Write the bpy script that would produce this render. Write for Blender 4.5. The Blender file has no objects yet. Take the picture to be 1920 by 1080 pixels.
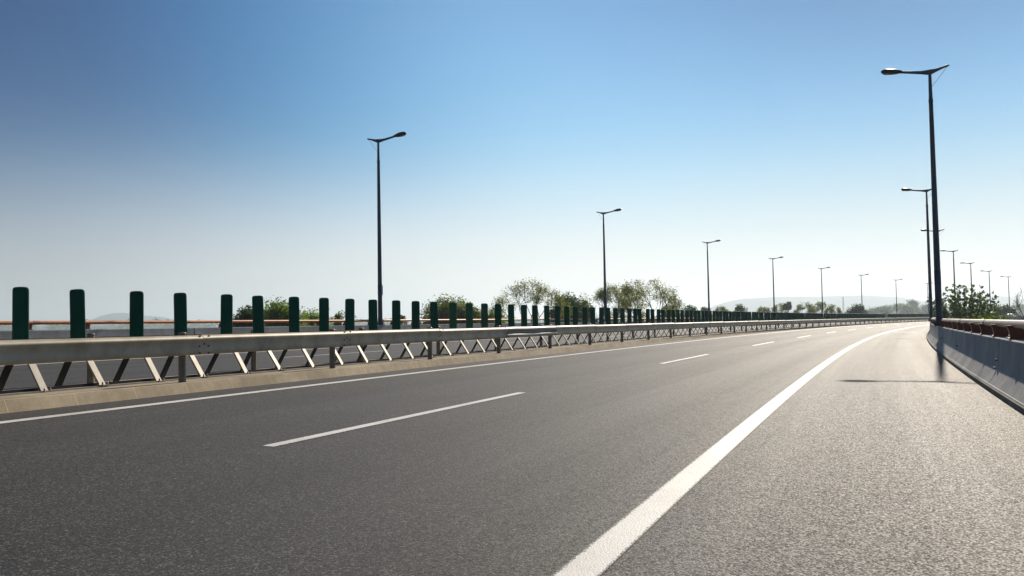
import bpy, bmesh, math, random
import numpy as np
from mathutils import Vector, Matrix
R=math.radians
random.seed(7); rng=np.random.default_rng(11)
scn=bpy.context.scene; COL=scn.collection

# ------------------------------------------------------------------ frame of the road (metres)
F_PX,PITCH,ROLL,CAM_H=1631.1,.04154,.01777,1.1026
X0,TH0,K=-1.30528,.38405,.00108
ESL=.015                                   # crossfall towards the inside of the bend
def W(s,off,z=0.):
    th=TH0+K*s
    x=X0+(math.cos(TH0)-math.cos(th))/K; y=(math.sin(th)-math.sin(TH0))/K
    return Vector((x+off*math.cos(th), y-off*math.sin(th), z-ESL*off))
def head(s): return TH0+K*s
def at(px,D,py=None):
    """point at depth D on the bearing of a photo column; with py also its height"""
    qx=px-960; cr,sr=math.cos(ROLL),math.sin(ROLL)
    qy=(67.8-qx*math.tan(ROLL)) if py is None else py-540
    ux=qx*cr-qy*sr; uy=qx*sr+qy*cr
    c,s=math.cos(PITCH),math.sin(PITCH)
    d=Vector((ux/F_PX, c+uy/F_PX*s, s-uy/F_PX*c)); d=d*(D/d.y)
    return Vector((d.x,d.y,d.z+CAM_H))

# ------------------------------------------------------------------ object helpers
def tag(o,label=None,cat=None,group=None,kind=None):
    if label: o['label']=label
    if cat: o['category']=cat
    if group: o['group']=group
    if kind: o['kind']=kind
    return o
def empty(name,loc,rz=0.):
    o=bpy.data.objects.new(name,None); o.empty_display_size=.2
    o.location=loc; o.rotation_euler=(0,0,rz); COL.objects.link(o); return o
def link(name,me,mat,parent=None,smooth=35):
    if mat and not me.materials: me.materials.append(mat)
    if smooth:
        me.polygons.foreach_set('use_smooth',[True]*len(me.polygons)); me.set_sharp_from_angle(angle=R(smooth))
    o=bpy.data.objects.new(name,me); COL.objects.link(o)
    if parent is not None: o.parent=parent
    return o
def copy_tree(o,parent=None):
    c=o.copy(); COL.objects.link(c); c.parent=parent
    for ch in KIDS.get(o.name,[]): 
        d=copy_tree(ch,c); KIDS.setdefault(c.name,[]).append(d)
    return c
KIDS={}
def kid(parent,o): KIDS.setdefault(parent.name,[]).append(o); return o

class MB:
    def __init__(s): s.v=[]; s.f=[]; s.uv=[]
    def box(s,c,d,rot=None):
        n=len(s.v)
        for z in (-1,1):
            for a,b in ((-1,-1),(1,-1),(1,1),(-1,1)):
                p=Vector((a*d[0]/2,b*d[1]/2,z*d[2]/2))
                if rot: p=rot@p
                s.v.append(Vector(c)+p)
        for q in ((3,2,1,0),(4,5,6,7),(0,1,5,4),(1,2,6,5),(2,3,7,6),(3,0,4,7)): s.f.append([n+i for i in q])
    def tube(s,pts,rad,n=10,cap=True):
        """pts list of Vector, rad list of radii (or (rx,ry))"""
        rings=[]; up=Vector((0,0,1))
        for i,p in enumerate(pts):
            t=(pts[min(i+1,len(pts)-1)]-pts[max(i-1,0)]).normalized()
            a=up.cross(t)
            if a.length<.05: a=Vector((1,0,0)).cross(t) if abs(t.z)>.9 else up.cross(t)
            if abs(t.z)>.9: a=Vector((1,0,0))-t*t.x
            a.normalize(); b=t.cross(a)
            r=rad[i] if isinstance(rad,(list,tuple)) else rad
            rx,ry=r if isinstance(r,(tuple,list)) else (r,r)
            ring=[]
            for j in range(n):
                th=2*math.pi*j/n
                ring.append(len(s.v)); s.v.append(Vector(p)+a*(rx*math.cos(th))+b*(ry*math.sin(th)))
            rings.append(ring)
        for A,B in zip(rings,rings[1:]):
            for j in range(n): s.f.append([A[j],A[(j+1)%n],B[(j+1)%n],B[j]])
        if cap: s.f.append(rings[0][::-1]); s.f.append(rings[-1])
    def lathe(s,prof,n=16,c=(0,0,0)):
        s.tube([Vector(c)+Vector((0,0,z)) for r,z in prof],[max(r,.0005) for r,z in prof],n)
    def prism(s,poly,y0,y1):
        """poly in (x,z), extruded along y"""
        n=len(s.v); m=len(poly)
        for y in (y0,y1):
            for x,z in poly: s.v.append(Vector((x,y,z)))
        s.f.append([n+i for i in range(m)]); s.f.append([n+m+i for i in range(m)][::-1])
        for i in range(m):
            j=(i+1)%m; s.f.append([n+i,n+m+i,n+m+j,n+j])
    def mesh(s,name):
        me=bpy.data.meshes.new(name); me.from_pydata([tuple(v) for v in s.v],[],s.f); me.update()
        bm=bmesh.new(); bm.from_mesh(me); bmesh.ops.recalc_face_normals(bm,faces=bm.faces); bm.to_mesh(me); bm.free()
        return me
    def build(s,name,mat,parent=None,smooth=35):
        o=link(name,s.mesh(name),mat,parent,smooth)
        if parent is not None: kid(parent,o)
        return o

def sweep(name,prof,s0,s1,step,mat,closed=False,fn=W,org=None,parent=None,smooth=30,uvoff=True,caps=False):
    """profile (off,z) swept along the road; uv = (offset, distance) in metres"""
    n=max(1,int(math.ceil((s1-s0)/step))); m=len(prof)
    vs=[];fs=[];uv=[]
    acc=[0]
    for a,b in zip(prof,prof[1:]): acc.append(acc[-1]+math.hypot(b[0]-a[0],b[1]-a[1]))
    for i in range(n+1):
        s=s0+(s1-s0)*i/n
        for (o,z) in prof:
            p=fn(s,o,z); vs.append(p-org if org is not None else p)
    cnt=m if closed else m-1
    for i in range(n):
        for j in range(cnt):
            k=(j+1)%m
            fs.append((i*m+j,i*m+k,(i+1)*m+k,(i+1)*m+j))
            sa=s0+(s1-s0)*i/n; sb=s0+(s1-s0)*(i+1)/n
            ua=prof[j][0] if uvoff else acc[j]; ub=prof[k][0] if uvoff else (acc[k] if k else acc[-1]+.1)
            uv+= [(ua,sa),(ub,sa),(ub,sb),(ua,sb)]
    if caps and closed:
        fs.append(tuple(range(m))[::-1]); fs.append(tuple(n*m+j for j in range(m))); uv+=[(0,0)]*(2*m)
    me=bpy.data.meshes.new(name); me.from_pydata([tuple(v) for v in vs],[],fs)
    l=me.uv_layers.new(name='path')
    for i,c in enumerate(uv): l.data[i].uv=c
    me.update()
    if closed:
        bm=bmesh.new(); bm.from_mesh(me); bmesh.ops.recalc_face_normals(bm,faces=bm.faces); bm.to_mesh(me); bm.free()
    o=link(name,me,mat,parent,smooth)
    if parent is not None: kid(parent,o)
    return o
def flip_up(o):
    me=o.data
    if sum(p.normal.z for p in me.polygons)<0: me.flip_normals()
    return o

# ------------------------------------------------------------------ materials
class NT:
    def __init__(s,name):
        s.m=bpy.data.materials.new(name); s.m.use_nodes=True; s.t=s.m.node_tree; s.t.nodes.clear()
        s.out=s.t.nodes.new('ShaderNodeOutputMaterial')
    def n(s,typ,**kw):
        x=s.t.nodes.new('ShaderNode'+typ)
        for k,v in kw.items():
            if k in x.inputs.keys() if hasattr(x.inputs,'keys') else False: s.set(x,k,v)
            elif hasattr(x,k): setattr(x,k,v)
            else: s.set(x,k.replace('_',' '),v)
        return x
    def set(s,x,k,v):
        i=x.inputs[k]
        if isinstance(v,bpy.types.NodeSocket): s.t.links.new(v,i)
        elif isinstance(v,bpy.types.Node): s.t.links.new(v.outputs[0],i)
        else: i.default_value=v
    def L(s,a,b): s.t.links.new(a,b)
    def ramp(s,fac,stops,interp='LINEAR'):
        r=s.t.nodes.new('ShaderNodeValToRGB'); e=r.color_ramp; e.interpolation=interp
        while len(e.elements)<len(stops): e.elements.new(.5)
        for q,(p,c) in zip(e.elements,stops):
            q.position=p; q.color=(*c,1) if len(c)==3 else c
        s.L(fac,r.inputs[0]); return r.outputs[0]
    def mix(s,f,a,b,mode='MIX'):
        x=s.t.nodes.new('ShaderNodeMix'); x.data_type='RGBA'; x.blend_type=mode
        for i,v in ((0,f),(6,a),(7,b)):
            if isinstance(v,bpy.types.NodeSocket): s.L(v,x.inputs[i])
            elif i==0: x.inputs[0].default_value=v
            else: x.inputs[i].default_value=(*v,1) if len(v)==3 else v
        return x.outputs[2]
    def math(s,op,a,b=None,c=None):
        x=s.t.nodes.new('ShaderNodeMath'); x.operation=op
        for i,v in enumerate((a,b,c)):
            if v is None: continue
            if isinstance(v,bpy.types.NodeSocket): s.L(v,x.inputs[i])
            else: x.inputs[i].default_value=v
        return x.outputs[0]
    def noise(s,vec,scale,detail=4,rough=.55):
        x=s.t.nodes.new('ShaderNodeTexNoise'); x.inputs['Scale'].default_value=scale; x.inputs['Detail'].default_value=detail; x.inputs['Roughness'].default_value=rough
        if vec is not None: s.L(vec,x.inputs['Vector'])
        return x.outputs[0]
    def voro(s,vec,scale,out='Color',feature='F1'):
        x=s.t.nodes.new('ShaderNodeTexVoronoi'); x.feature=feature; x.inputs['Scale'].default_value=scale
        s.L(vec,x.inputs['Vector']); return x.outputs[out]
    def scale(s,vec,v):
        x=s.t.nodes.new('ShaderNodeMapping'); x.inputs['Scale'].default_value=v; s.L(vec,x.inputs['Vector']); return x.outputs[0]
    def obj(s): return s.t.nodes.new('ShaderNodeTexCoord').outputs['Object']
    def uv(s):
        x=s.t.nodes.new('ShaderNodeUVMap'); x.uv_map='path'; return x.outputs[0]
    def pos(s): return s.t.nodes.new('ShaderNodeNewGeometry').outputs['Position']
    def bsdf(s,col,rough=.6,metal=0.,spec=.5,bump=None,bstr=.3,bdist=.01):
        b=s.t.nodes.new('ShaderNodeBsdfPrincipled')
        for k,v in (('Base Color',col),('Roughness',rough),('Metallic',metal),('Specular IOR Level',spec)):
            if isinstance(v,bpy.types.NodeSocket): s.L(v,b.inputs[k])
            else: b.inputs[k].default_value=(*v,1) if isinstance(v,tuple) and len(v)==3 else v
        if bump is not None:
            u=s.t.nodes.new('ShaderNodeBump'); u.inputs['Strength'].default_value=bstr; u.inputs['Distance'].default_value=bdist
            s.L(bump,u.inputs['Height']); s.L(u.outputs[0],b.inputs['Normal'])
        s.L(b.outputs[0],s.out.inputs[0]); return b
M={}
def simple(name,a,b,scale=3.,rough=.6,metal=0.,spec=.5,bstr=.1,stretch=(1,1,1),bdist=.005):
    t=NT(name); v=t.scale(t.pos(),stretch); n=t.noise(v,scale,6,.65)
    c=t.ramp(n,[(.3,a),(.7,b)])
    t.bsdf(c,rough,metal,spec,t.noise(v,scale*6,3),bstr,bdist); M[name]=t.m; return t.m

def asphalt(name,center,sgn):
    t=NT(name); p=t.pos(); uv=t.uv()
    st=t.voro(p,105.,'Color'); sep=t.n('SeparateColor'); t.L(st,sep.inputs[0])
    g=sep.outputs[0]
    stone=t.ramp(g,[(0,(.005,.0053,.0058)),(.5,(.018,.0179,.0179)),(.85,(.046,.0445,.042)),(.97,(.135,.127,.114))])
    fine=t.noise(p,260.,2,.7)
    stone=t.mix(t.ramp(fine,[(.35,(0,0,0)),(.65,(1,1,1))]),stone,t.mix(1.,stone,(1.45,1.42,1.38),'MULTIPLY'))
    big=t.noise(p,.35,5,.6)
    stone=t.mix(1.,stone,t.ramp(big,[(.3,(.84,.84,.85)),(.7,(1.14,1.13,1.11))]),'MULTIPLY')
    # tyre tracks and drips along the lanes
    su=t.n('SeparateXYZ'); t.L(uv,su.inputs[0])
    u=su.outputs[0]
    wob=t.noise(t.scale(uv,(.5,.02,1)),2.,3)
    tr=t.math('ADD',u,t.math('MULTIPLY',wob,.5))
    w=t.math('SINE',t.math('MULTIPLY',tr,2*math.pi/1.85))
    streak=t.noise(t.scale(uv,(3.2,.035,1)),1.,5,.7)
    f=t.math('ADD',t.math('MULTIPLY',w,.12),streak)
    stone=t.mix(1.,stone,t.ramp(f,[(.28,(.85,.85,.86)),(.74,(1.15,1.135,1.11))]),'MULTIPLY')
    # sandy dust lying on the shoulder by the barrier foot
    d=t.n('MapRange'); d.inputs[1].default_value=center; d.inputs[2].default_value=center+sgn*1.3; t.L(u,d.inputs[0])
    dn=t.math('MULTIPLY',d.outputs[0],t.ramp(t.noise(p,1.6,6,.7),[(.32,(.1,.1,.1)),(.68,(1,1,1))]))
    stone=t.mix(t.math('MULTIPLY',dn,.62),stone,(.115,.078,.045))
    sp=t.voro(p,5.5,'Distance'); sn=t.noise(p,1.1,4,.7)
    stone=t.mix(t.math('MULTIPLY',t.ramp(sp,[(.045,(1,1,1)),(.085,(0,0,0))]),t.ramp(sn,[(.5,(0,0,0)),(.58,(1,1,1))])),stone,(.006,.006,.006))
    sp2=t.voro(p,3.1,'Distance')
    stone=t.mix(t.math('MULTIPLY',t.ramp(sp2,[(.012,(.8,.8,.8)),(.024,(0,0,0))]),t.ramp(sn,[(.42,(1,1,1)),(.5,(0,0,0))])),stone,(.32,.29,.24))
    hgt=t.math('ADD',t.math('MULTIPLY',t.voro(p,105.,'Distance'),-.8),t.math('MULTIPLY',fine,.5))
    rg0=t.ramp(sep.outputs[1],[(0,(.62,.62,.62)),(1,(.92,.92,.92))])
    rg=t.mix(1.,rg0,t.ramp(f,[(.28,(1.03,1.03,1.03)),(.74,(.97,.97,.97))]),'MULTIPLY')
    t.bsdf(stone,rg,0.,.44,hgt,.5,.004); M[name]=t.m
asphalt('asphalt',1.5,1); asphalt('asphalt_opposite',-21.,-1)

def paint():
    t=NT('road_paint'); p=t.pos()
    n=t.noise(p,70.,4,.7); wear=t.noise(p,6.,6,.7)
    c=t.ramp(n,[(.32,(.64,.62,.57)),(.55,(.82,.80,.75))])
    c=t.mix(t.ramp(wear,[(.56,(0,0,0)),(.78,(.35,.35,.35))]),c,(.22,.21,.195))
    chip=t.ramp(t.noise(t.scale(p,(1,1,1)),28.,5,.75),[(.66,(0,0,0)),(.71,(1,1,1))])
    c=t.mix(t.math('MULTIPLY',chip,.55),c,(.09,.085,.08))
    ex=t.n('UVMap'); ex.uv_map='edge'; es=t.n('SeparateXYZ'); t.L(ex.outputs[0],es.inputs[0])
    e=t.math('MINIMUM',es.outputs[0],t.math('SUBTRACT',1.,es.outputs[0]))
    rag=t.math('MULTIPLY',t.ramp(t.noise(p,55.,4,.75),[(.35,(0,0,0)),(.75,(1,1,1))]),.16)
    c=t.mix(t.math('LESS_THAN',e,rag),c,(.06,.057,.052))
    grey=t.noise(p,.8,5,.7)
    c=t.mix(t.ramp(grey,[(.45,(0,0,0)),(.7,(.38,.38,.38))]),c,(.26,.245,.22))
    t.bsdf(c,.6,0,.4,t.voro(p,95.,'Distance'),.4,.004); M['paint']=t.m
paint()
def concrete(name,a,b,stain,vscale=1.2,streaks=True,joint=None):
    t=NT(name); p=t.pos(); uv=t.uv()
    n=t.noise(p,vscale,8,.65); c=t.ramp(n,[(.3,a),(.7,b)])
    if streaks:
        s=t.noise(t.scale(p,(9,9,.35)),1.,5,.7)
        c=t.mix(t.ramp(s,[(.48,(0,0,0)),(.72,(.6,.6,.6))]),c,stain)
    sp=t.noise(p,45.,3,.8)
    c=t.mix(t.ramp(sp,[(.64,(0,0,0)),(.72,(.8,.8,.8))]),c,tuple(x*.45 for x in a))
    if joint:
        su=t.n('SeparateXYZ'); t.L(uv,su.inputs[0])
        fr=t.math('FRACT',t.math('DIVIDE',su.outputs[1],joint))
        wob=t.math('MULTIPLY',t.noise(p,30.,3),.006)
        j=t.math('LESS_THAN',t.math('ADD',fr,wob),.0075+.003)
        c=t.mix(j,c,tuple(min(1,x*1.5) for x in b))
    pit=t.voro(p,19.,'Distance'); pm=t.noise(p,2.2,3)
    c=t.mix(t.math('MULTIPLY',t.ramp(pit,[(.10,(1,1,1)),(.16,(0,0,0))]),t.ramp(pm,[(.5,(0,0,0)),(.6,(1,1,1))])),c,tuple(x*.3 for x in a))
    c=t.mix(t.ramp(t.noise(p,.55,6,.7),[(.42,(.55,.55,.55)),(.62,(0,0,0))]),c,tuple(x*.55 for x in a))
    t.bsdf(c,.85,0,.3,t.noise(p,38.,6,.7),.5,.01); M[name]=t.m
concrete('barrier_concrete',(.32,.33,.34),(.46,.465,.465),(.17,.175,.185),1.0)
concrete('median_concrete',(.36,.29,.20),(.50,.415,.29),(.26,.21,.15),2.5,False)
concrete('curb_concrete',(.50,.395,.255),(.68,.56,.375),(.30,.235,.155),5.,False,1.0)
concrete('gutter_concrete',(.17,.155,.13),(.27,.245,.21),(.04,.04,.04),4.,False)
simple('galvanised',(.29,.245,.17),(.54,.475,.355),2.2,.55,.15,.5,.08)
simple('galvanised_new',(.22,.215,.20),(.31,.305,.285),2.5,.45,.4,.5,.05)
simple('post_steel',(.15,.125,.09),(.27,.235,.18),5.,.5,.4,.5,.1)
simple('plate_steel',(.29,.265,.225),(.40,.37,.315),9.,.55,.3,.5,.1)
simple('near_black',(.012,.013,.014),(.03,.03,.03),6.,.6,0,.3)
simple('bolt_steel',(.06,.05,.04),(.14,.11,.08),30.,.6,.5)
simple('lamp_paint',(.030,.052,.09),(.052,.08,.125),2.,.4,.2,.5,.05)
simple('lamp_dark',(.018,.022,.028),(.03,.035,.045),4.,.3,.2)
simple('lamp_glass',(.25,.26,.27),(.32,.33,.34),4.,.12,.0,.6)
simple('door_paint',(.012,.03,.11),(.02,.045,.15),4.,.45)
simple('trunk_bark',(.055,.045,.035),(.11,.09,.07),6.,.9,0,.2,.4)
simple('car_paint',(.72,.72,.72),(.76,.76,.76),2.,.25,0,.6,0.)
simple('car_glass',(.01,.012,.014),(.02,.022,.025),2.,.08,0,.7,0.)
simple('tyre_rubber',(.012,.012,.012),(.02,.02,.02),8.,.8)
simple('rim_metal',(.4,.4,.41),(.5,.5,.5),8.,.3,.8)
simple('tail_lamp',(.35,.01,.01),(.45,.02,.015),8.,.2)
simple('sign_white',(.74,.74,.73),(.82,.82,.81),4.,.5)
simple('mast_steel',(.30,.31,.33),(.4,.41,.43),1.,.5,.3)
simple('ground_soil',(.055,.07,.03),(.11,.11,.055),.4,.95,0,.1,.5)
simple('hill_hazed',(.12,.16,.17),(.15,.19,.20),.01,.95,0,.1)  # colour lifted to pale blue-green, standing in for thicker distance haze
simple('wood_leaves',(.022,.042,.018),(.05,.075,.03),.05,.9,0,.15)
def rust(name,base,peel,dark,amount):
    t=NT(name); p=t.pos()
    n=t.noise(p,3.5,8,.7); c=t.ramp(n,[(.25,dark),(.5,base),(.75,tuple(min(1,x*1.2) for x in base))])
    q=t.noise(t.scale(p,(1,1,2.2)),6.5,6,.72)
    c=t.mix(t.ramp(q,[(amount,(0,0,0)),(amount+.05,(1,1,1))]),c,peel)
    h=t.noise(p,17.,5,.7)
    c=t.mix(t.ramp(h,[(.63,(0,0,0)),(.66,(1,1,1))]),c,(.03,.018,.012))
    t.bsdf(c,.5,0,.5,q,.2,.006); M[name]=t.m
rust('rail_paint_pale',(.62,.44,.30),(.66,.56,.45),(.30,.15,.08),.52)
rust('rail_paint',(.66,.19,.035),(.56,.27,.10),(.34,.10,.035),.62)
rust('bracket_paint',(.20,.045,.02),(.13,.035,.02),(.09,.022,.012),.58)
rust('bracket_orange',(.33,.085,.035),(.22,.06,.03),(.12,.03,.015),.6)
def panel_mat(name,a,b):
    t=NT(name); p=t.obj(); oi=t.n('ObjectInfo')
    n=t.noise(t.scale(p,(8,8,.8)),1.5,5,.7)
    c=t.ramp(n,[(.3,a),(.7,b)])
    c=t.mix(t.math('MULTIPLY',oi.outputs['Random'],.35),c,tuple(x*1.5 for x in b))
    t.bsdf(c,.55,0,.2,t.noise(p,60.,2),.05,.003); M[name]=t.m
panel_mat('panel_green',(.002,.055,.036),(.004,.085,.056))
panel_mat('panel_sheen',(.02,.10,.06),(.03,.13,.078))  # paler green puts reflected light into the colour of three panels
def leaf_mat(name,a,b,tr,amt=.45):
    t=NT(name)
    x=t.n('UVMap'); x.uv_map='tint'; s=t.n('SeparateXYZ'); t.L(x.outputs[0],s.inputs[0])
    c=t.ramp(s.outputs[0],[(0,a),(1,b)])
    d=t.n('BsdfPrincipled'); t.L(c,d.inputs['Base Color']); d.inputs['Roughness'].default_value=.55; d.inputs['Specular IOR Level'].default_value=.3
    l=t.n('BsdfTranslucent'); t.L(t.mix(1.,c,tr,'MULTIPLY'),l.inputs[0])
    m=t.n('MixShader'); m.inputs[0].default_value=amt; t.L(d.outputs[0],m.inputs[1]); t.L(l.outputs[0],m.inputs[2])
    t.L(m.outputs[0],t.out.inputs[0]); M[name]=t.m
leaf_mat('leaf_dark',(.035,.075,.018),(.08,.135,.034),(1.3,1.5,.6))
leaf_mat('leaf_olive',(.09,.125,.022),(.18,.22,.05),(1.5,1.5,.6))
leaf_mat('leaf_light',(.10,.17,.03),(.22,.30,.07),(1.7,1.7,.6),.5)
leaf_mat('leaf_sparse',(.12,.15,.035),(.24,.27,.07),(1.5,1.5,.6),.45)
leaf_mat('leaf_broad',(.045,.09,.016),(.11,.17,.035),(1.6,1.6,.5),.35)

# ------------------------------------------------------------------ ground, roads, markings
S0,S1=-40.,340.
me=bpy.data.meshes.new('ground')
g=[-9000,-3000,-600,-150,150,600,3000,9000]
me.from_pydata([(x,y,-1.6) for y in g for x in g],[],[(j*8+i,j*8+i+1,j*8+i+9,j*8+i+8) for j in range(7) for i in range(7)])
tag(link('ground',me,M['ground_soil'],None,0),kind='structure')
o=flip_up(sweep('road',[(-8.62,0),(-5,0),(-1.5,0),(1.4,0),(2.86,0)],S0,S1,1.,M['asphalt'])); tag(o,kind='structure')
o=flip_up(sweep('opposite_road',[(-21.8,-.03),(-19,-.03),(-15,-.03),(-10.95,-.03)],S0,S1,1.,M['asphalt_opposite'])); tag(o,kind='structure')
o=sweep('embankment',[(-22.35,.82),(-22.45,-.1),(-26,-2.2),(9,-1.45),(4.4,-.35),(3.42,-.1),(3.38,.05)],S0,S1,2.,M['ground_soil']); tag(o,kind='structure')
o=flip_up(sweep('median_strip',[(-8.66,.1572),(-9.3,.148),(-10.3,.098),(-10.84,.092)],S0,S1,1.,M['median_concrete'])); tag(o,kind='structure')
sweep('curb',[(-8.665,.05),(-8.6645,.1545),(-8.652,.162),(-8.632,.155),(-8.545,-.02)],S0,S1,.5,M['curb_concrete'],uvoff=False)
tag(bpy.data.objects['curb'],'low bevelled sandy concrete kerb under the near guardrail, cracked and chipped','kerb')
sweep('curb',[(-10.835,.03),(-10.8355,.0925),(-10.85,.1),(-10.865,.094),(-10.95,-.06)],S0,S1,.5,M['curb_concrete'],uvoff=False)
tag(bpy.data.objects['curb.001'],'sandy concrete kerb on the far side of the median strip beside the opposite road','kerb')
# painted markings
def mark(name,o0,o1,s0,s1,z=.004,step=1.): 
    o=flip_up(sweep(name,[(o0,z),(o1,z)],s0,s1,step,M['paint'],smooth=0)); l=o.data.uv_layers.new(name='edge'); q=o.data.uv_layers['path']
    for i in range(len(l.data)): l.data[i].uv=((q.data[i].uv[0]-o0)/(o1-o0),q.data[i].uv[1])
    return tag(o,kind='structure')
mark('edge_marking',-.1,.1,S0,S1)
mark('edge_marking',-7.80,-7.58,S0,S1)
mark('edge_marking',-11.95,-11.75,S0,S1,-.026)
mark('edge_marking',-19.55,-19.35,S0,S1,-.026)
vs=MB()
for k in range(-1,19):
    mark('lane_marking',-3.83,-3.68,6.84+15*k,12.84+15*k)
    mark('lane_marking',-15.68,-15.53,7.25+15*k,13.25+15*k,-.026)
mark('cross_marking',.35,2.05,71.9,72.35)

r=empty('base_angle',W(10,-9.3,.15)); tag(r,'low steel angle strip bolted along the median under the panel feet','steel strip')
sweep('flange',[(-9.36,.150),(-9.36,.166),(-9.22,.168),(-9.22,.148)],S0,220.,1.,M['plate_steel'],closed=True,org=Vector(r.location),parent=r,caps=True)
sweep('upstand',[(-9.385,.12),(-9.385,.205),(-9.363,.205),(-9.363,.12)],S0,220.,1.,M['near_black'],closed=True,org=Vector(r.location),parent=r,caps=True)  # near-black colour paints in the shaded line behind the flange
# ------------------------------------------------------------------ concrete barriers with pipe rails
def bracket_mesh(flip):
    m=MB(); a=[];b=[]
    for i in range(9):
        t=i/8; z=.02+t*.185; x=-.055*t**1.8
        a.append((x-.105+.012*t,z)); b.append((x+.105-.03*t+.012*math.sin(t*3.1),z))
    poly=a+b[::-1]
    if flip<0: poly=[(-x,z) for x,z in poly][::-1]
    m.prism(poly,-.055,.055)
    m.box((0,0,.011),(.25,.19,.022))
    return m
LS=33.131/(1-K*2.99)
lampR=[35.574+LS*k for k in range(8)]; lampL=[37.52+LS*k for k in range(10)]
def barrier(name,label,side,foot,dz,paint,bpaint,brk0,lamps,s_from,s_to):
    sg=side
    root=empty(name,W(15,foot,dz)); org=Vector(root.location)
    tag(root,label,'barrier')
    o_=lambda d:foot+sg*d
    # vertical foot, sloping toe, steep face, flat top, back
    body=[(o_(.02),.10),(o_(.04),.107),(o_(.155),.285),(o_(.175),.33),(o_(.205),.785),(o_(.22),.80),(o_(.48),.80),(o_(.495),.785),(o_(.53),-.15)]
    body=[(a,z+dz) for a,z in body]
    for i,(a,b) in enumerate([(S0+9.3*j,S0+9.3*(j+1)) for j in range(int((S1-S0)/9.3))]):
        nm='wall_section'
        sweep(nm,body,a+.022,b-.022,1.,M['barrier_concrete'],closed=True,org=org,parent=root,caps=True)
    sweep('footing',[(o_(0),-.02+dz),(o_(.0),.075+dz),(o_(.03),.1+dz),(o_(.06),.1005+dz)],S0,S1,1.,M['gutter_concrete'],org=org,parent=root)
    # pipe rail in lengths broken at the lamps
    cuts=[s_from]+[x for x in lamps if s_from<x<s_to]+[s_to]
    ctr=o_(.335); rz=1.022+dz
    for a,b in zip(cuts,cuts[1:]):
        aa=a+(.24 if a in lamps else 0); bb=b-(.24 if b in lamps else 0)
        n=int((bb-aa)/.9)+2; m=MB(); pts=[];rad=[]
        for i in range(n+1):
            s=aa+(bb-aa)*i/n; pts.append(W(s,ctr,rz)-org); rad.append(.058)
        pts=[W(aa,ctr+sg*.10,rz-.03)-org,W(aa+.05,ctr+sg*.03,rz)-org]+pts[1:-1]+[W(bb-.05,ctr+sg*.03,rz)-org,W(bb,ctr+sg*.10,rz-.03)-org]
        rad=[.05,.058]+rad[1:-1]+[.058,.05]
        m.tube(pts,rad,14)
        rr=m.build('pipe_rail',M[paint],root)
        # sleeves over the pipe joints, every six metres
        s=math.ceil(aa/6)*6+.9
        while s<bb-.4 and s<62:
            q=MB(); q.tube([W(s-.11,ctr,rz)-org,W(s+.11,ctr,rz)-org],.0625,14); q.build('sleeve',M[bpaint],rr); s+=6
    bm=bracket_mesh(sg).mesh('bracket')
    s=brk0; i=0
    while i<96 and s<s_to:
        if min(abs(s-x) for x in lamps)>.3:
            o=link('bracket',bm,M[bpaint],root) if i==0 else None
            if i==0: proto=o
            else: o=proto.copy(); COL.objects.link(o); o.parent=root
            o.location=W(s,ctr+sg*.02,.80+dz)-org; o.rotation_euler=(0,0,-head(s)); i+=1
        s+=2.
    return root
barrier('concrete_barrier','grey concrete parapet along the right shoulder carrying a rusty cream pipe rail',1,2.785,0.,'rail_paint_pale','bracket_paint',12.95,lampR,-6.,330.)
barrier('concrete_barrier','long concrete parapet across the opposite road at left carrying an orange pipe rail',-1,-21.7,.045,'rail_paint','bracket_orange',12.65,lampL,-2.,330.)
# weep holes / bolt holes on the right wall
R1=bpy.data.objects['concrete_barrier']
m=MB()
for (s,z) in ((15.9,.46),(16.0,.33),(24.1,.44),(32.0,.45)):
    p=W(s,2.785+.135+.02*(z-.3)/.05*.4+.003,z)-R1.location
    m.box(p,(.03,.03,.03),Matrix.Rotation(-head(s),3,'Z'))
m.build('weep_hole',M['bolt_steel'],R1)

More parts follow.
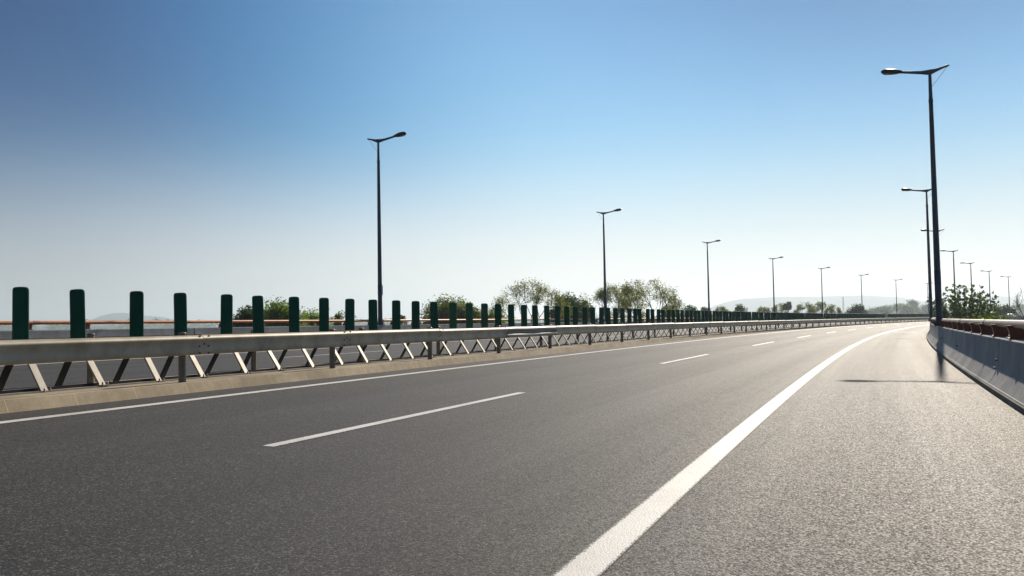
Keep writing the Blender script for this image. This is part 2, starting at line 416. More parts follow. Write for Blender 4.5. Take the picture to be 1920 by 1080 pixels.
# ------------------------------------------------------------------ guardrails on the median
def LP(s,off,z=0.):                          # the same bend seen from a local frame
    th=K*s
    return Vector(((1-math.cos(th))/K+off*math.cos(th), math.sin(th)/K-off*math.sin(th), z))
WP=[(.012,.310),(.030,.305),(.055,.291),(.074,.272),(.083,.252),(.083,.232),(.074,.214),(.052,.196),(.022,.178),(.004,.163),(.004,.147),(.022,.132),(.052,.114),(.074,.096),(.083,.078),(.083,.058),(.074,.038),(.055,.019),(.030,.005),(.012,0.)]
WA=[(.010,.310),(.034,.303),(.062,.288),(.080,.268),(.086,.250),(.083,.232),(.074,.214),(.064,.196),(.058,.176),(.055,.150),(.055,.120),(.058,.090),(.061,.064),(.060,.044),(.052,.024),(.036,.008),(.012,0.)]
def guardrail(label,side,face,z0,zf,ptop):
    root=empty('guardrail',W(11.08,face,0)); org=Vector(root.location); tag(root,label,'guardrail')
    g=lambda s,x,z:None
    T=.006
    def secmesh(name): return
    protos={}
    for kind,mat in (('a','galvanised'),('b','galvanised_new')):
        Q=WA if kind=='a' else WP
        prof=[(side*(x-.083),z) for x,z in Q]+[(side*(x-.083-T),z) for x,z in Q[::-1]]
        o=sweep('rail_beam',prof,0.,4.06,.5,M[mat],closed=True,fn=lambda s,o,z:LP(s,o,z),smooth=40,caps=True)
        if kind=='b':                       # dented replacement length
            for v in o.data.vertices:
                v.co.x+= .006*math.sin(v.co.y*3.1)*side; v.co.z+=.005*math.sin(v.co.y*2.3+.6)
        protos[kind]=o
    # bolts of a splice
    q=MB()
    for (dy,zz,x) in ((-.10,.288,.062),(.10,.288,.062),(-.10,.13,.052),(.10,.13,.052),(0,.165,.056),(-.10,.022,.06),(.10,.022,.06)):
        r=Vector((side*(x-.083),dy,zz)); q.tube([r-Vector((side*.004,0,0)),r+Vector((side*.012,0,0))],.016,8)
    bolts=link('splice_bolts',q.mesh('splice_bolts'),M['bolt_steel'])
    q=MB(); q.lathe([(.057,-.05),(.057,ptop-zf),(.064,ptop-zf+.001),(.064,ptop-zf+.018),(.05,ptop-zf+.03),(.001,ptop-zf+.034)],14)
    post=link('post',q.mesh('post'),M['post_steel'])
    q=MB(); q.box((side*.035,0,z0-zf+.155),(.05,.10,.17)); block=link('spacer_block',q.mesh('spacer_block'),M['post_steel'])
    usedA=usedB=0; first={}
    def put(proto,parent,loc,rz):
        if proto.name not in first: o=proto; first[proto.name]=1
        else: o=proto.copy(); COL.objects.link(o)
        o.parent=parent; o.location=loc; o.rotation_euler=(0,0,rz); return o
    for k in range(-4,80):
        s=11.08+4.0146*k
        rz=-head(s)
        b=s+.3
        kind='b' if (side>0 and k==3) else 'a'
        wob=.006*math.sin(k*2.1)
        o=put(protos[kind],root,W(b,face,z0+wob)-org,-head(b))
        if kind=='b': o['label']='shinier bare-metal beam length, dented, near the fourth post'
        c=put(bolts,o,(0,0.03,0),0)
        pt_=W(s,face-side*.158,zf)
        po=put(post,root,pt_-org,rz)
        put(block,po,(0,0,0),0)
    if side<0: bpy.data.objects.remove(protos['b'])
    return root
guardrail('near grey corrugated steel guardrail with two-wave beam on the kerb beside the left lane',1,-8.60,.582,.15,.905)
guardrail('second corrugated steel guardrail behind the green panels facing the opposite road',-1,-10.86,.545,.09,.885)

# ------------------------------------------------------------------ anti-glare panels on their leg frames
PZ0,PZ1=.60,1.595; POFF=-9.75; FZ=.125
def panel_proto(mat):
    root=empty('antiglare_panel',(0,0,0))
    # blade: flattened oval, softly rounded top
    m=MB(); rot=Matrix.Rotation(R(38),3,'Z'); n=20; rings=[]
    prof=[(.90,PZ0+.129),(1.,PZ0+.14),(1.,PZ1-.06),(.985,PZ1-.035),(.93,PZ1-.014),(.80,PZ1-.003),(.4,PZ1+.004),(.02,PZ1+.006)]
    for k,z in prof:
        ring=[]
        for j in range(n):
            t=2*math.pi*j/n; ct,st=math.cos(t),math.sin(t)
            x=.106*math.copysign(abs(ct)**.75,ct)*k; y=.042*math.copysign(abs(st)**.8,st)*min(1,k+.1)
            ring.append(len(m.v)); p=rot@Vector((x,y,z)); m.v.append(p)
        rings.append(ring)
    for A,B in zip(rings,rings[1:]):
        for j in range(n): m.f.append([A[j],A[(j+1)%n],B[(j+1)%n],B[j]])
    m.f.append(rings[0][::-1]); m.f.append(rings[-1])
    m.build('blade',M[mat],root,40)
    for sg,nm,fz in ((1,'plate_steel',.157-.013),(-1,'near_black',.10)):  # front leg in light steel, rear leg in near-black
        q=MB(); foot=Vector((sg*.47,0,fz)); top=Vector((sg*.085,0,PZ0+.125))
        d=(top-foot).normalized(); side=Vector((0,1,0)); nn=d.cross(side)
        rotm=Matrix((side,nn,d)).transposed()
        c=(foot+top)/2; q.box(c,(.125,.011,(top-foot).length),rotm)
        # stiffening lip
        q.box(c+side*-.06+nn*-.012,(.008,.03,(top-foot).length*.96),rotm)
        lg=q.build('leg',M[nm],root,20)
        f=MB(); f.box((sg*.50,0,fz+.006),(.13,.15,.012)); 
        for yy in (-.045,.045): f.lathe([(.013,0),(.013,.03),(.006,.045)],6,(sg*.525,yy,fz+.012))
        fp=f.build('foot_plate',M['plate_steel'],lg,20)
    b=MB(); b.box((0,0,PZ0+.118),(.19,.16,.02)); b.build('mount_plate',M['plate_steel'],root,20)
    return root
pg=panel_proto('panel_green'); pf=panel_proto('panel_sheen')
jit=[.012,-.04,.025,-.015,.06,-.006,.033,.037,-.015,-.03,-.017,-.07,-.055]
lean={0:.3,1:-2.0,2:0,3:-.9,4:1.,5:-2.0,6:.3,7:.5,8:.2,9:-.5,10:.4,11:.2,12:-.7,21:.6,26:1.,27:-.6,32:-4.2,33:1.4,36:-1}
LAB={0:'dark green anti-glare panel nearest the left edge of the photo',
1:'second dark green panel from the left edge, leaning left, above a round guardrail post cap',
2:'upright dark green panel in front of the pale far hill, third from the left edge',
3:'dark green panel straight above the nearest round guardrail post',
4:'dark green panel just left of the dark rounded shrub beyond the parapet',
5:'dark green leaning panel between the dark rounded shrub and the light green bush',
6:'dark green upright panel overlapping the right edge of the tall light green bush',
7:'dark green panel over the low sparse bushes, next right of the light green bush',
8:'dark green panel above the sparse bushes, second to the left of the nearest left lamp',
9:'dark green panel immediately left of the nearest left street lamp pole',
10:'dark green panel immediately right of the nearest left street lamp pole',
11:'dark green panel in the open gap left of the round olive tree',
12:'dark green panel in front of the left half of the round olive tree',
9:'dark green panel immediately left of the nearest left street lamp pole',
13:'first of the three paler green panels, in front of the round olive tree',
14:'middle one of the three paler green panels, beside the round olive tree',
15:'last of the three paler green panels, at right edge of the round olive tree',
16:'dark green panel next right of the three paler panels',
32:'dark green panel tilted hardest to the left, at the foot of the second left lamp'}
NP=292; usedp={'g':0,'f':0}
for k in range(NP):
    kind='f' if k in (13,14,15) else 'g'
    src=pf if kind=='f' else pg
    o=src if usedp[kind]==0 else copy_tree(src)
    usedp[kind]=1
    s=9.07+1.015*k+(jit[k] if k<len(jit) else random.uniform(-.045,.045))
    o.location=W(s,POFF,0); l=lean.get(k,random.gauss(0,.55))
    # the lean turns the blade about the mount
    o.rotation_euler=(R(random.gauss(0,.5)),R(l),-head(s))
    if k in LAB: lab=LAB[k]
    elif k<32: lab='dark green panel in the row between the three paler panels and the second left lamp'
    else: lab='dark green anti-glare panel in the tightly packed row beyond the second left lamp'
    tag(o,lab,'anti-glare panel','green anti-glare panels along the median')

# ------------------------------------------------------------------ street lamps
def lamp_proto():
    H=10.1; B=.8
    root=empty('street_lamp',(0,0,0))
    m=MB(); m.lathe([(.118,.02),(.116,.35),(.092,5.),(.072,H-1.15-B),(.080,H-1.14-B),(.080,H-1.05-B),(.066,H-.98-B),(.06,H-.5-B),(.052,H-.02-B)],16)
    m.build('pole',M['lamp_paint'],root,50)
    b=MB(); b.box((0,0,.012),(.36,.36,.024)); 
    for a in (-1,1):
        for c in (-1,1): b.lathe([(.018,0),(.018,.045),(.008,.06)],6,(a*.14,c*.14,.024))
    for i in range(4):
        rt=Matrix.Rotation(i*math.pi/2,3,'Z'); b.box(rt@Vector((.145,0,.09)),(.07,.012,.13),rt)
    b.build('base_flange',M['lamp_paint'],root,20)
    d=MB(); d.box((-.04,-.105,1.75),(.10,.035,.5)); d.lathe([(.113,1.48),(.113,2.02)],16); d.build('access_door',M['door_paint'],root,20)
    # one continuous gull-wing arm; +x is the tail, -x the luminaire
    top=H-B; V=Vector
    a=MB(); a.tube([V((.64,0,top+.155)),V((.40,0,top+.09)),V((.18,0,top+.02)),V((.04,0,top-.015)),V((-.06,0,top-.02)),V((-.3,0,top+.005)),V((-.6,0,top+.05)),V((-.98,0,top+.115))],
       [.034,(.040,.044),(.046,.068),(.055,.10),(.055,.095),(.048,.062),(.044,.052),(.042,.048)],10)
    a.build('arm',M['lamp_paint'],root,50)
    st=MB(); st.tube([V((.60,0,top+.135)),V((.055,0,top-.56))],.0075,6); st.build('stay_rod',M['lamp_dark'],root)
    # luminaire: long flattened drop
    hd=MB(); pts=[];rad=[]
    for t,rx,ry in ((0,.05,.05),(.06,.065,.064),(.15,.11,.085),(.28,.155,.105),(.42,.175,.112),(.55,.162,.104),(.64,.12,.08),(.69,.07,.048),(.71,.018,.013)):
        pts.append(V((-.93-t,0,top+.115+t*.12+.012))); rad.append((rx,ry))
    hd.tube(pts,rad,16); h=hd.build('lamp_head',M['lamp_dark'],root,60)
    gl=MB(); n=16; c=V((-.93-.44,0,top+.115+.05-.058)); ring=[]
    gl.lathe([(.02,-.035),(.07,-.03),(.105,-.012),(.12,.01)],16,(0,0,0)); 
    gl.v=[V((v.x*1.75,v.y,v.z))+c for v in gl.v]
    gl.build('lamp_lens',M['lamp_glass'],h,60)
    return root
lp=lamp_proto()
nR=['tallest dark street lamp, nearest on the right parapet, its pole rising to the top right','second street lamp on the right, its pole standing just left of the tallest pole','third right street lamp, its arms crossing behind the tallest pole',
 'street lamp over the leafy bush, next right of the tallest pole','street lamp above the right end of the leafy bush','thin street lamp right of the leafy bush, second from the right edge','thin street lamp nearest the right edge of the photo']
nL=['largest street lamp on the left parapet, standing alone against the sky, head to the right','second largest street lamp on the left parapet, rising through the feathery tree','street lamp on left parapet where the feathery trees end, third by size on that side','street lamp beside the small clipped tree on the left parapet','street lamp at right end of the sparse tree group, before the pale hill','street lamp beside the dark round tree, under the hill summit','street lamp among the hazy trees left of the right-hand poles','distant street lamp almost hidden behind the tallest right pole','tiny pale street lamp whose head shows beside the leafy bush']
first=True
for i,s in enumerate(lampR[:7]):
    o=lp if first else copy_tree(lp); first=False
    o.location=W(s,3.03,.803); o.rotation_euler=(0,0,-head(s)); tag(o,nR[i],'street lamp','street lamps along the road')
for i,s in enumerate(lampL[:9]):
    o=copy_tree(lp); o.location=W(s,-22.03,.849); o.rotation_euler=(0,0,-head(s)+math.pi); tag(o,nL[i],'street lamp','street lamps along the road')

# ------------------------------------------------------------------ plants
def leaf_cloud(name,C,size,tint,mat,parent,up=.35,nrm=None):
    """C (n,3) centres -> bent rhombus leaves"""
    n=len(C); N=rng.normal(size=(n,3)) if nrm is None else nrm+rng.normal(size=(n,3))*.6
    N[:,2]+=up; N/=np.linalg.norm(N,axis=1)[:,None]+1e-9
    A=np.cross(N,rng.normal(size=(n,3))); A/=np.linalg.norm(A,axis=1)[:,None]+1e-9; B=np.cross(N,A)
    sz=(size*rng.uniform(.6,1.3,n))[:,None]
    V=np.empty((n,4,3)); V[:,0]=C-A*sz*.6; V[:,1]=C+B*sz*.34+N*sz*.06; V[:,2]=C+A*sz*.6-N*sz*.08; V[:,3]=C-B*sz*.34+N*sz*.06
    me=bpy.data.meshes.new(name); me.vertices.add(n*4); me.vertices.foreach_set('co',V.ravel())
    me.loops.add(n*4); me.loops.foreach_set('vertex_index',np.arange(n*4,dtype=np.int32))
    me.polygons.add(n); me.polygons.foreach_set('loop_start',np.arange(0,n*4,4,dtype=np.int32)); 
    me.update(calc_edges=True)
    l=me.uv_layers.new(name='tint'); u=np.zeros((n*4,2)); u[:,0]=np.repeat(tint,4); l.data.foreach_set('uv',u.ravel())
    me.validate()
    o=link(name,me,mat,parent,0)
    if parent is not None: kid(parent,o)
    return o
def tubes(name,segs,mat,parent,n=5):
    m=MB()
    for a,b,ra,rb in segs: m.tube([a,b],[ra,rb],n,False)
    return m.build(name,mat,parent,60)
def branch(segs,tips,p,d,ln,r,lev,maxlev,spread,droop,rnd):
    cur=p; dd=d.normalized(); k=3
    for i in range(k):
        nd=(dd+Vector((rnd.gauss(0,.13),rnd.gauss(0,.13),rnd.gauss(.02,.09)-droop*lev))).normalized()
        nx=cur+nd*ln/k; segs.append((cur,nx,r*(1-.22*i/k),r*(1-.22*(i+1)/k))); cur=nx; dd=nd
        if lev>=maxlev-1: tips.append((cur.copy(),dd.copy(),lev))
    if lev<maxlev:
        nb=rnd.choice((2,3,3)) if lev else rnd.choice((4,5))
        for i in range(nb):
            ax=Vector((rnd.gauss(0,1),rnd.gauss(0,1),rnd.gauss(0,.5))).normalized()
            q=(dd+ax*spread*rnd.uniform(.6,1.2)).normalized()
            branch(segs,tips,cur,q,ln*rnd.uniform(.62,.84),r*.6,lev+1,maxlev,spread,droop,rnd)
def airy(root,wd,ht,base,seed,mat,leaf=.13,dens=5,bare=1.,lv=4):
    """wide fan of limbs with thin leaf tufts all along the outer twigs"""
    rnd=random.Random(seed); segs=[];tips=[]
    st=ht*.16; segs.append((Vector((0,0,-.3)),Vector((0,0,st)),.026*ht,.021*ht))
    nl=8
    for i in range(nl):
        a=2*math.pi*(i+rnd.random()*.6)/nl; el=rnd.choice((.35,.6,.85,1.1))+rnd.uniform(-.1,.1)
        d=Vector((math.cos(a)*math.cos(el),math.sin(a)*math.cos(el),math.sin(el)))
        branch(segs,tips,Vector((0,0,st)),d,ht*.28,.012*ht,1,lv,.62,-.02,rnd)
    P=np.array([t[0][:] for t in tips])
    rr=np.hypot(P[:,0],P[:,1]); sx=wd/2/np.percentile(rr,84); sz=(ht-st)/(np.percentile(P[:,2],90)-st)
    def fix(v):
        if v.z<=st: return Vector((v.x,v.y,max(v.z,-.3)))
        x,y,z=v.x*sx,v.y*sx,(v.z-st)*sz            # broad domed outline with a ragged rim
        e=math.sqrt((x*x+y*y)/(wd*wd/4)+(max(z,0)/(ht-st))**2)/(1+.07*math.sin(v.x*5+seed)+.05*math.sin(v.z*7+v.y*4))
        k=1/max(1.,e); return Vector((x*k,y*k,max(.1,st+z*k)))
    segs=[(fix(a),fix(b),max(ra*.8,.008),max(rb*.8,.006)) for a,b,ra,rb in segs]
    tubes('trunk',segs,M['trunk_bark'],root,4)
    P=np.array([fix(Vector(q))[:] for q in P])
    P=P[rng.random(len(P))<bare]
    C=np.repeat(P,dens,axis=0)+np.clip(rng.normal(size=(len(P)*dens,3)),-1.2,1.2)*[.34,.34,.2]*np.array(ht/7)
    leaf_cloud('crown',C,leaf,np.clip(np.repeat(rng.random(len(P)),dens)+rng.normal(size=len(C))*.15,0,1),M[mat],root)
def dense(root,wd,ht,seed,mat,leaf=.2,n=5000,low=.12,rag=.2,clumps=26):
    """clumped crown on limbs: leaves sit in shells of many overlapping clumps"""
    rnd=random.Random(seed); segs=[]
    st=ht*low+.15*ht; r=wd/2
    segs.append((Vector((0,0,-.3)),Vector((0,0,st)),.03*ht,.024*ht))
    Cs=[]
    for i in range(clumps):
        while True:
            p=Vector((rnd.uniform(-1,1),rnd.uniform(-1,1),rnd.uniform(-1,1)))
            if p.length<1: break
        p=p.normalized()*(p.length**.5)*.78
        c=Vector((p.x*r,p.y*r,ht*(low+1)/2+p.z*ht*(1-low)/2))
        rr=rnd.uniform(.34,.58)*min(r,ht*(1-low)/2)
        Cs.append((c,rr,rnd.random()))
        segs.append((Vector((0,0,st*rnd.uniform(.7,1))),c,.010*ht,.003*ht))
    tubes('trunk',segs,M['trunk_bark'],root,5)
    per=n//clumps; CC=[];NN=[];TT=[]
    for c,rr,t in Cs:
        d=rng.normal(size=(per,3)); d/=np.linalg.norm(d,axis=1)[:,None]
        rad=rr*(rng.random(per)**.33)*(1+np.clip(rng.normal(size=per),-2,1.15)*rag)
        CC.append(np.array(c)+d*rad[:,None]*[1.1,1.1,.85]); NN.append(d*.9); TT.append(np.clip(t*.7+.15+rng.normal(size=per)*.15,0,1))
    Q=np.concatenate(CC); z0=ht*low; q=np.percentile(Q[:,2],[1,99.3]); Q[:,2]=z0+(Q[:,2]-q[0])/(q[1]-q[0])*(ht-z0)
    Q[:,:2]*=wd/2/np.percentile(np.hypot(Q[:,0],Q[:,1]),97); Q[:,2]=np.maximum(Q[:,2],.02)
    leaf_cloud('crown',Q,leaf,np.concatenate(TT),M[mat],root,.3,np.concatenate(NN))
GZ=-1.6
def place(px0,px1,ytop,D,name,label,cat,fn,group=None,gz=GZ,**kw):
    c=at((px0+px1)/2,D); wd=(px1-px0)/F_PX*D; top=at((px0+px1)/2,D,ytop).z
    root=empty(name,(c.x,c.y,gz),random.uniform(0,6)); tag(root,label,cat,group)
    fn(root,wd,top-gz,**kw); return root
def Ai(root,wd,ht,seed=1,mat='leaf_sparse',**k): airy(root,wd,ht,0,seed,mat,**k)
def De(root,wd,ht,seed=1,mat='leaf_dark',leaf=.2,n=4000,**k): dense(root,wd,ht,seed,mat,leaf=leaf*1.3,n=int(n*2.6),**k)
place(438,512,579,90,'shrub','dark rounded green shrub beyond the orange rail, leftmost of the greenery','shrub',De,seed=3,mat='leaf_dark',leaf=.2,n=4200,low=.02)
place(488,572,569,84,'bush','tall light green bush with upright shoots beyond the orange rail','bush',De,seed=4,mat='leaf_light',leaf=.17,n=6000,low=.0,rag=.38)
place(560,618,583,96,'bush','low yellow-green bush right of the tall light green bush','bush',De,seed=5,mat='leaf_light',leaf=.16,n=2200,low=.0,rag=.4)
place(590,632,580,104,'shrub','thin grey twiggy shrub behind the low yellow-green bush','shrub',Ai,seed=6,leaf=.12,dens=3,bare=.6,lv=3)
place(618,655,588,100,'bush','small green bush at the right end of the light bushes','bush',De,seed=7,mat='leaf_olive',leaf=.16,n=1500,low=.0,rag=.4)
place(744,764,592,190,'shrub','small distant shrub right of the nearest left lamp pole','shrub',De,seed=8,mat='leaf_dark',leaf=.3,n=700,low=.0)
place(783,872,571,112,'tree','lower left shoulder tree of the round olive tree clump','tree',De,seed=9,mat='leaf_olive',leaf=.2,n=4200,low=.02)
place(808,908,561,106,'tree','round dense olive-green tree between the two nearest left lamps','tree',De,seed=10,mat='leaf_olive',leaf=.19,n=6500,low=.05)
place(890,960,579,118,'bush','light green bush at the foot of the left feathery tree','bush',De,seed=11,mat='leaf_light',leaf=.18,n=2400,low=.0,rag=.35)
place(918,1072,532,108,'feathery_tree','sparse feathery tree, left one of the tall airy trees, sky showing through','tree',Ai,seed=12,leaf=.145,dens=4,lv=5)
place(1030,1092,556,118,'tree','dense dark green tree between the two groups of feathery trees','tree',De,seed=13,mat='leaf_dark',leaf=.2,n=4200,low=.03)
place(1066,1118,562,124,'tree','yellow-green tree just left of the second left lamp pole','tree',De,seed=14,mat='leaf_olive',leaf=.2,n=3000,low=.0,rag=.35)
place(1092,1212,539,112,'feathery_tree','sparse feathery tree directly behind the second left lamp pole','tree',Ai,seed=15,leaf=.14,dens=4,lv=5)
place(1142,1286,527,102,'feathery_tree','spreading feathery tree with visible fanned branches, rightmost of the tall airy ones','tree',Ai,seed=22,leaf=.14,dens=4,lv=5)
for i,(a,b,y,D,mt,lb) in enumerate([(1236,1292,572,210,'leaf_dark','low dark green shrub under the right edge of the spreading feathery tree'),(1280,1314,574,230,'leaf_dark','small rounded shrub left of the third left lamp'),
  (1310,1336,577,240,'leaf_olive','tiny olive shrub at the foot of the third left lamp'),(1366,1402,573,240,'leaf_dark','lone dark rounded shrub between the third and fourth left lamps'),
  (1590,1626,572,250,'leaf_dark','dark round dense tree beside the sixth left lamp, before the hill'),(1470,1484,567.5,290,'leaf_dark','small narrow clipped tree just right of the fourth left lamp')]):
    place(a,b,y,D,'shrub' if i<4 else 'tree',lb,'shrub' if i<4 else 'tree',De,seed=30+i,mat=mt,leaf=.35,n=1500,low=.05 if i<5 else .3,clumps=16)
for i,(a,b,y,D,lb) in enumerate([(1334,1370,577,260,'low thin twiggy tree right of the third left lamp'),(1408,1458,577,300,'wide low sparse tree left of the fourth left lamp'),(1446,1478,570,310,'pale sparse tree behind the fourth left lamp pole'),
  (1488,1530,568,300,'sparse grey-green tree, left of the group before the fifth left lamp'),(1518,1556,566,320,'tallest sparse grey tree just left of the fifth left lamp'),(1546,1578,572,310,'sparse tree just right of the fifth left lamp')]):
    place(a,b,y,D,'feathery_tree',lb,'tree',Ai,seed=50+i,leaf=.3,dens=4,lv=4)
for i,(a,b,y,D,lb) in enumerate([(1626,1668,576,380,'hazy blue-green tree right of the dark round tree'),(1652,1704,570,430,'wide hazy tree between the sixth and seventh left lamps'),(1688,1716,571,400,'hazy tree at the foot of the seventh left lamp'),
  (1702,1724,563,450,'tallest hazy tree, just right of the seventh left lamp'),(1718,1756,571,470,'hazy tree running behind the right-hand lamp poles'),(1770,1830,575,480,'hazy tree seen through the leafy bush'),
  (1836,1884,573,420,'hazy blue tree right of the leafy bush'),(1868,1902,574,260,'dark rounded tree near the right edge beyond the road'),(1893,1945,570,500,'pale hazy tree at the right edge of the photo')]):
    D=D*2.4 if i!=7 else D
    place(a,b,y,D,'tree',lb,'tree',De,seed=70+i,mat='leaf_dark' if i!=2 else 'leaf_olive',leaf=1.1 if i!=7 else .5,n=1300,low=.05,rag=.35,clumps=20)
place(1898,1950,543,150,'bare_tree','thin nearly bare tree at the right edge of the photo','tree',Ai,seed=91,leaf=.12,dens=2,bare=.4,lv=4)
# broad-leaved bush right behind the parapet
def broad_bush(root,wd,ht,seed,stems,leaf,mat):
    rnd=random.Random(seed); segs=[];P=[];T=[];N=[]
    for i in range(stems):
        a=2.39996*i+rnd.uniform(-.3,.3); rr=math.sqrt((i+.5)/stems)
        b=Vector((math.cos(a)*rr*wd*.28,math.sin(a)*rr*wd*.22,0))
        tip=Vector((math.cos(a)*rr*wd*.52,math.sin(a)*rr*wd*.4,ht*(1-.3*rr**2)*rnd.uniform(.7,1.03)))
        last=b; tt=rnd.random()
        for k in range(1,9):
            t=k/8; q=b.lerp(tip,t)+Vector((rnd.gauss(0,.05),rnd.gauss(0,.05),0))
            segs.append((last,q,.02*(1-.7*(k-1)/8),.02*(1-.7*k/8))); last=q
            if t>.3:
                side=Vector((rnd.gauss(0,1),rnd.gauss(0,1),.3)).normalized()*rnd.uniform(.05,.34)*(1.1-t)*1.4
                c=q+side; segs.append((q,c,.008,.005))
                for j in range(rnd.randint(7,12)):
                    P.append(c+Vector((rnd.gauss(0,.085),rnd.gauss(0,.085),rnd.gauss(0,.07)))); T.append(min(1,max(0,tt*.6+rnd.random()*.45)))
    tubes('stems',segs,M['trunk_bark'],root,4)
    leaf_cloud('foliage',np.array([p[:] for p in P]),leaf,np.array(T),M[mat],root,.6)
def behind(px,off):
    """where the bearing of a photo column passes a given offset from the road line"""
    best=None
    for i in range(40,1200):
        D=i*.1; p=at(px,D); cx=X0+math.cos(TH0)/K; cy=-math.sin(TH0)/K
        o=1/K-math.hypot(p.x-cx,p.y-cy)
        if best is None or abs(o-off)<best[0]: best=(abs(o-off),D)
    return best[1]
D=behind(1806,5.1); c=at(1806,D); r=empty('leafy_bush',(c.x,c.y,GZ+.3),.4); tag(r,'tall broad-leaved bush rising behind the right parapet beside the tallest lamp','bush')
broad_bush(r,140/F_PX*D,at(1806,D,533).z-GZ-.3,5,110,.23,'leaf_broad')
for i,(px,off,py,wd,lb) in enumerate([(1900,4.3,619,1.1,'bright yellow-green weeds glimpsed between the two nearest rail brackets'),(1882,4.3,612,1.1,'green weeds behind the right rail, second from the right edge'),
     (1852,4.7,594,1.9,'low spreading green shrub over the right rail, below the right end of the leafy bush'),(1815,4.8,592,2.0,'low green shrub behind the rail under the middle of the leafy bush'),(1884,6.4,592,1.8,'small green shrub behind the rail right of the leafy bush'),(1864,5.6,576,.8,'single tuft of green leaves standing right of the leafy bush')]):
    D=behind(px,off); c=at(px,D); r=empty('shrub',(c.x,c.y,-.9),i); tag(r,lb,'shrub'); broad_bush(r,wd,at(px,D,py).z+.9,40+i,[26,24,40,36,30,7][i],.09 if i<2 else .13,'leaf_broad')

# far wood line: one mass
CC=[];TT=[]
for i in range(760):
    D=rng.uniform(2600,4800); px=rng.uniform(-250,2150); c=at(px,D)
    hh=rng.uniform(16,36)*(1.25 if px<700 else .9); wd=rng.uniform(30,60); n=60
    q=rng.normal(size=(n,3)); q/=np.linalg.norm(q,axis=1)[:,None]; q*=(rng.random(n)**.4)[:,None]
    CC.append(np.array([c.x,c.y,GZ+hh*.5])+q*[wd/2,wd/2,hh*.5]); TT.append(np.full(n,rng.random()))
o=leaf_cloud('distant_wood',np.concatenate(CC),9.,np.concatenate(TT),M['leaf_dark'],None,.3); tag(o,'far-off blue-grey wood along the horizon','wood',None,'stuff')

# ------------------------------------------------------------------ hills
def hills(ridges,name):
    vs=[];fs=[]
    for (pts,D,dep) in ridges:
        base=len(vs); xs=np.linspace(pts[0][0],pts[-1][0],160); ys=np.interp(xs,[p[0] for p in pts],[p[1] for p in pts])
        k=np.ones(9)/9; ys=np.convolve(np.pad(ys,4,'edge'),k,'valid')
        nz=sum(np.sin(xs*f+ph)*a for f,ph,a in ((.05,1,.5),(.11,2,.3)))
        rows=9
        for j in range(rows):
            t=j/(rows-1)*2-1; bell=max(0,1-abs(t)**1.6)
            for i,x in enumerate(xs):
                c=at(x,D+t*dep); h=max(0,at(x,D,ys[i]+nz[i]*min(1,ys[i]*0+1)).z-GZ)
                vs.append((c.x,c.y,GZ-.5+h*bell*(1+.02*math.sin(i*.21+j))))
        n=len(xs)
        for j in range(rows-1):
            for i in range(n-1): fs.append((base+j*n+i,base+j*n+i+1,base+(j+1)*n+i+1,base+(j+1)*n+i))
    me=bpy.data.meshes.new(name); me.from_pydata(vs,[],fs); me.update()
    o=flip_up(link(name,me,M['hill_hazed'],None,60)); tag(o,kind='structure'); return o
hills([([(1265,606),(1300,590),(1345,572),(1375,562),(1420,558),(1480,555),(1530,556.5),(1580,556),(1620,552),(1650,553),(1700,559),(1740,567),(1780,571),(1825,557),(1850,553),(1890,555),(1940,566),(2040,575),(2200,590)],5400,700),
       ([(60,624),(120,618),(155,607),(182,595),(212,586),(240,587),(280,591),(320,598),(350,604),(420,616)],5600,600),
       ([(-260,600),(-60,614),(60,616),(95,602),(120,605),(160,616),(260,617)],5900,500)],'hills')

# ------------------------------------------------------------------ small far things: mast, marker, cars
c=at(1582,1100); m=MB(); hh=at(1582,1100,556).z-GZ
for a in (-1,1):
    for b in (-1,1): m.tube([Vector((a*1.1,b*1.1,0)),Vector((a*.28,b*.28,hh))],[.13,.09],5)
for k in range(14):
    z=hh*k/14; z2=hh*(k+1)/14; w1=1.1-.82*k/14; w2=1.1-.82*(k+1)/14
    for a,b in ((0,1),(1,0)):
        for sg in (-1,1):
            f=lambda u,w:Vector((u*w,sg*w,0)) if a==0 else Vector((sg*w,u*w,0))
            m.tube([f(-1,w1)+Vector((0,0,z)),f(1,w2)+Vector((0,0,z2))],.06,4)
o=link('lattice_mast',m.mesh('lattice_mast'),M['mast_steel']); o.location=(c.x,c.y,GZ); tag(o,'pale thin lattice mast far off between the fifth and sixth left lamps','mast')
r=empty('marker_post',W(158,-8.35,.15),-head(158)); tag(r,'small white marker plates on a post behind the guardrail before the far panels','marker')
r.location=W(158,-8.95,.15)
m=MB(); m.lathe([(.04,0),(.04,1.35)],8); m.build('post',M['post_steel'],r)
m=MB(); m.tube([Vector((0,-.05,1.33)),Vector((0,-.075,1.33))],.26,20); m.build('round_plate',M['sign_white'],r)
m=MB(); m.box((0,-.06,.86),(.5,.02,.24)); m.build('name_plate',M['sign_white'],r)
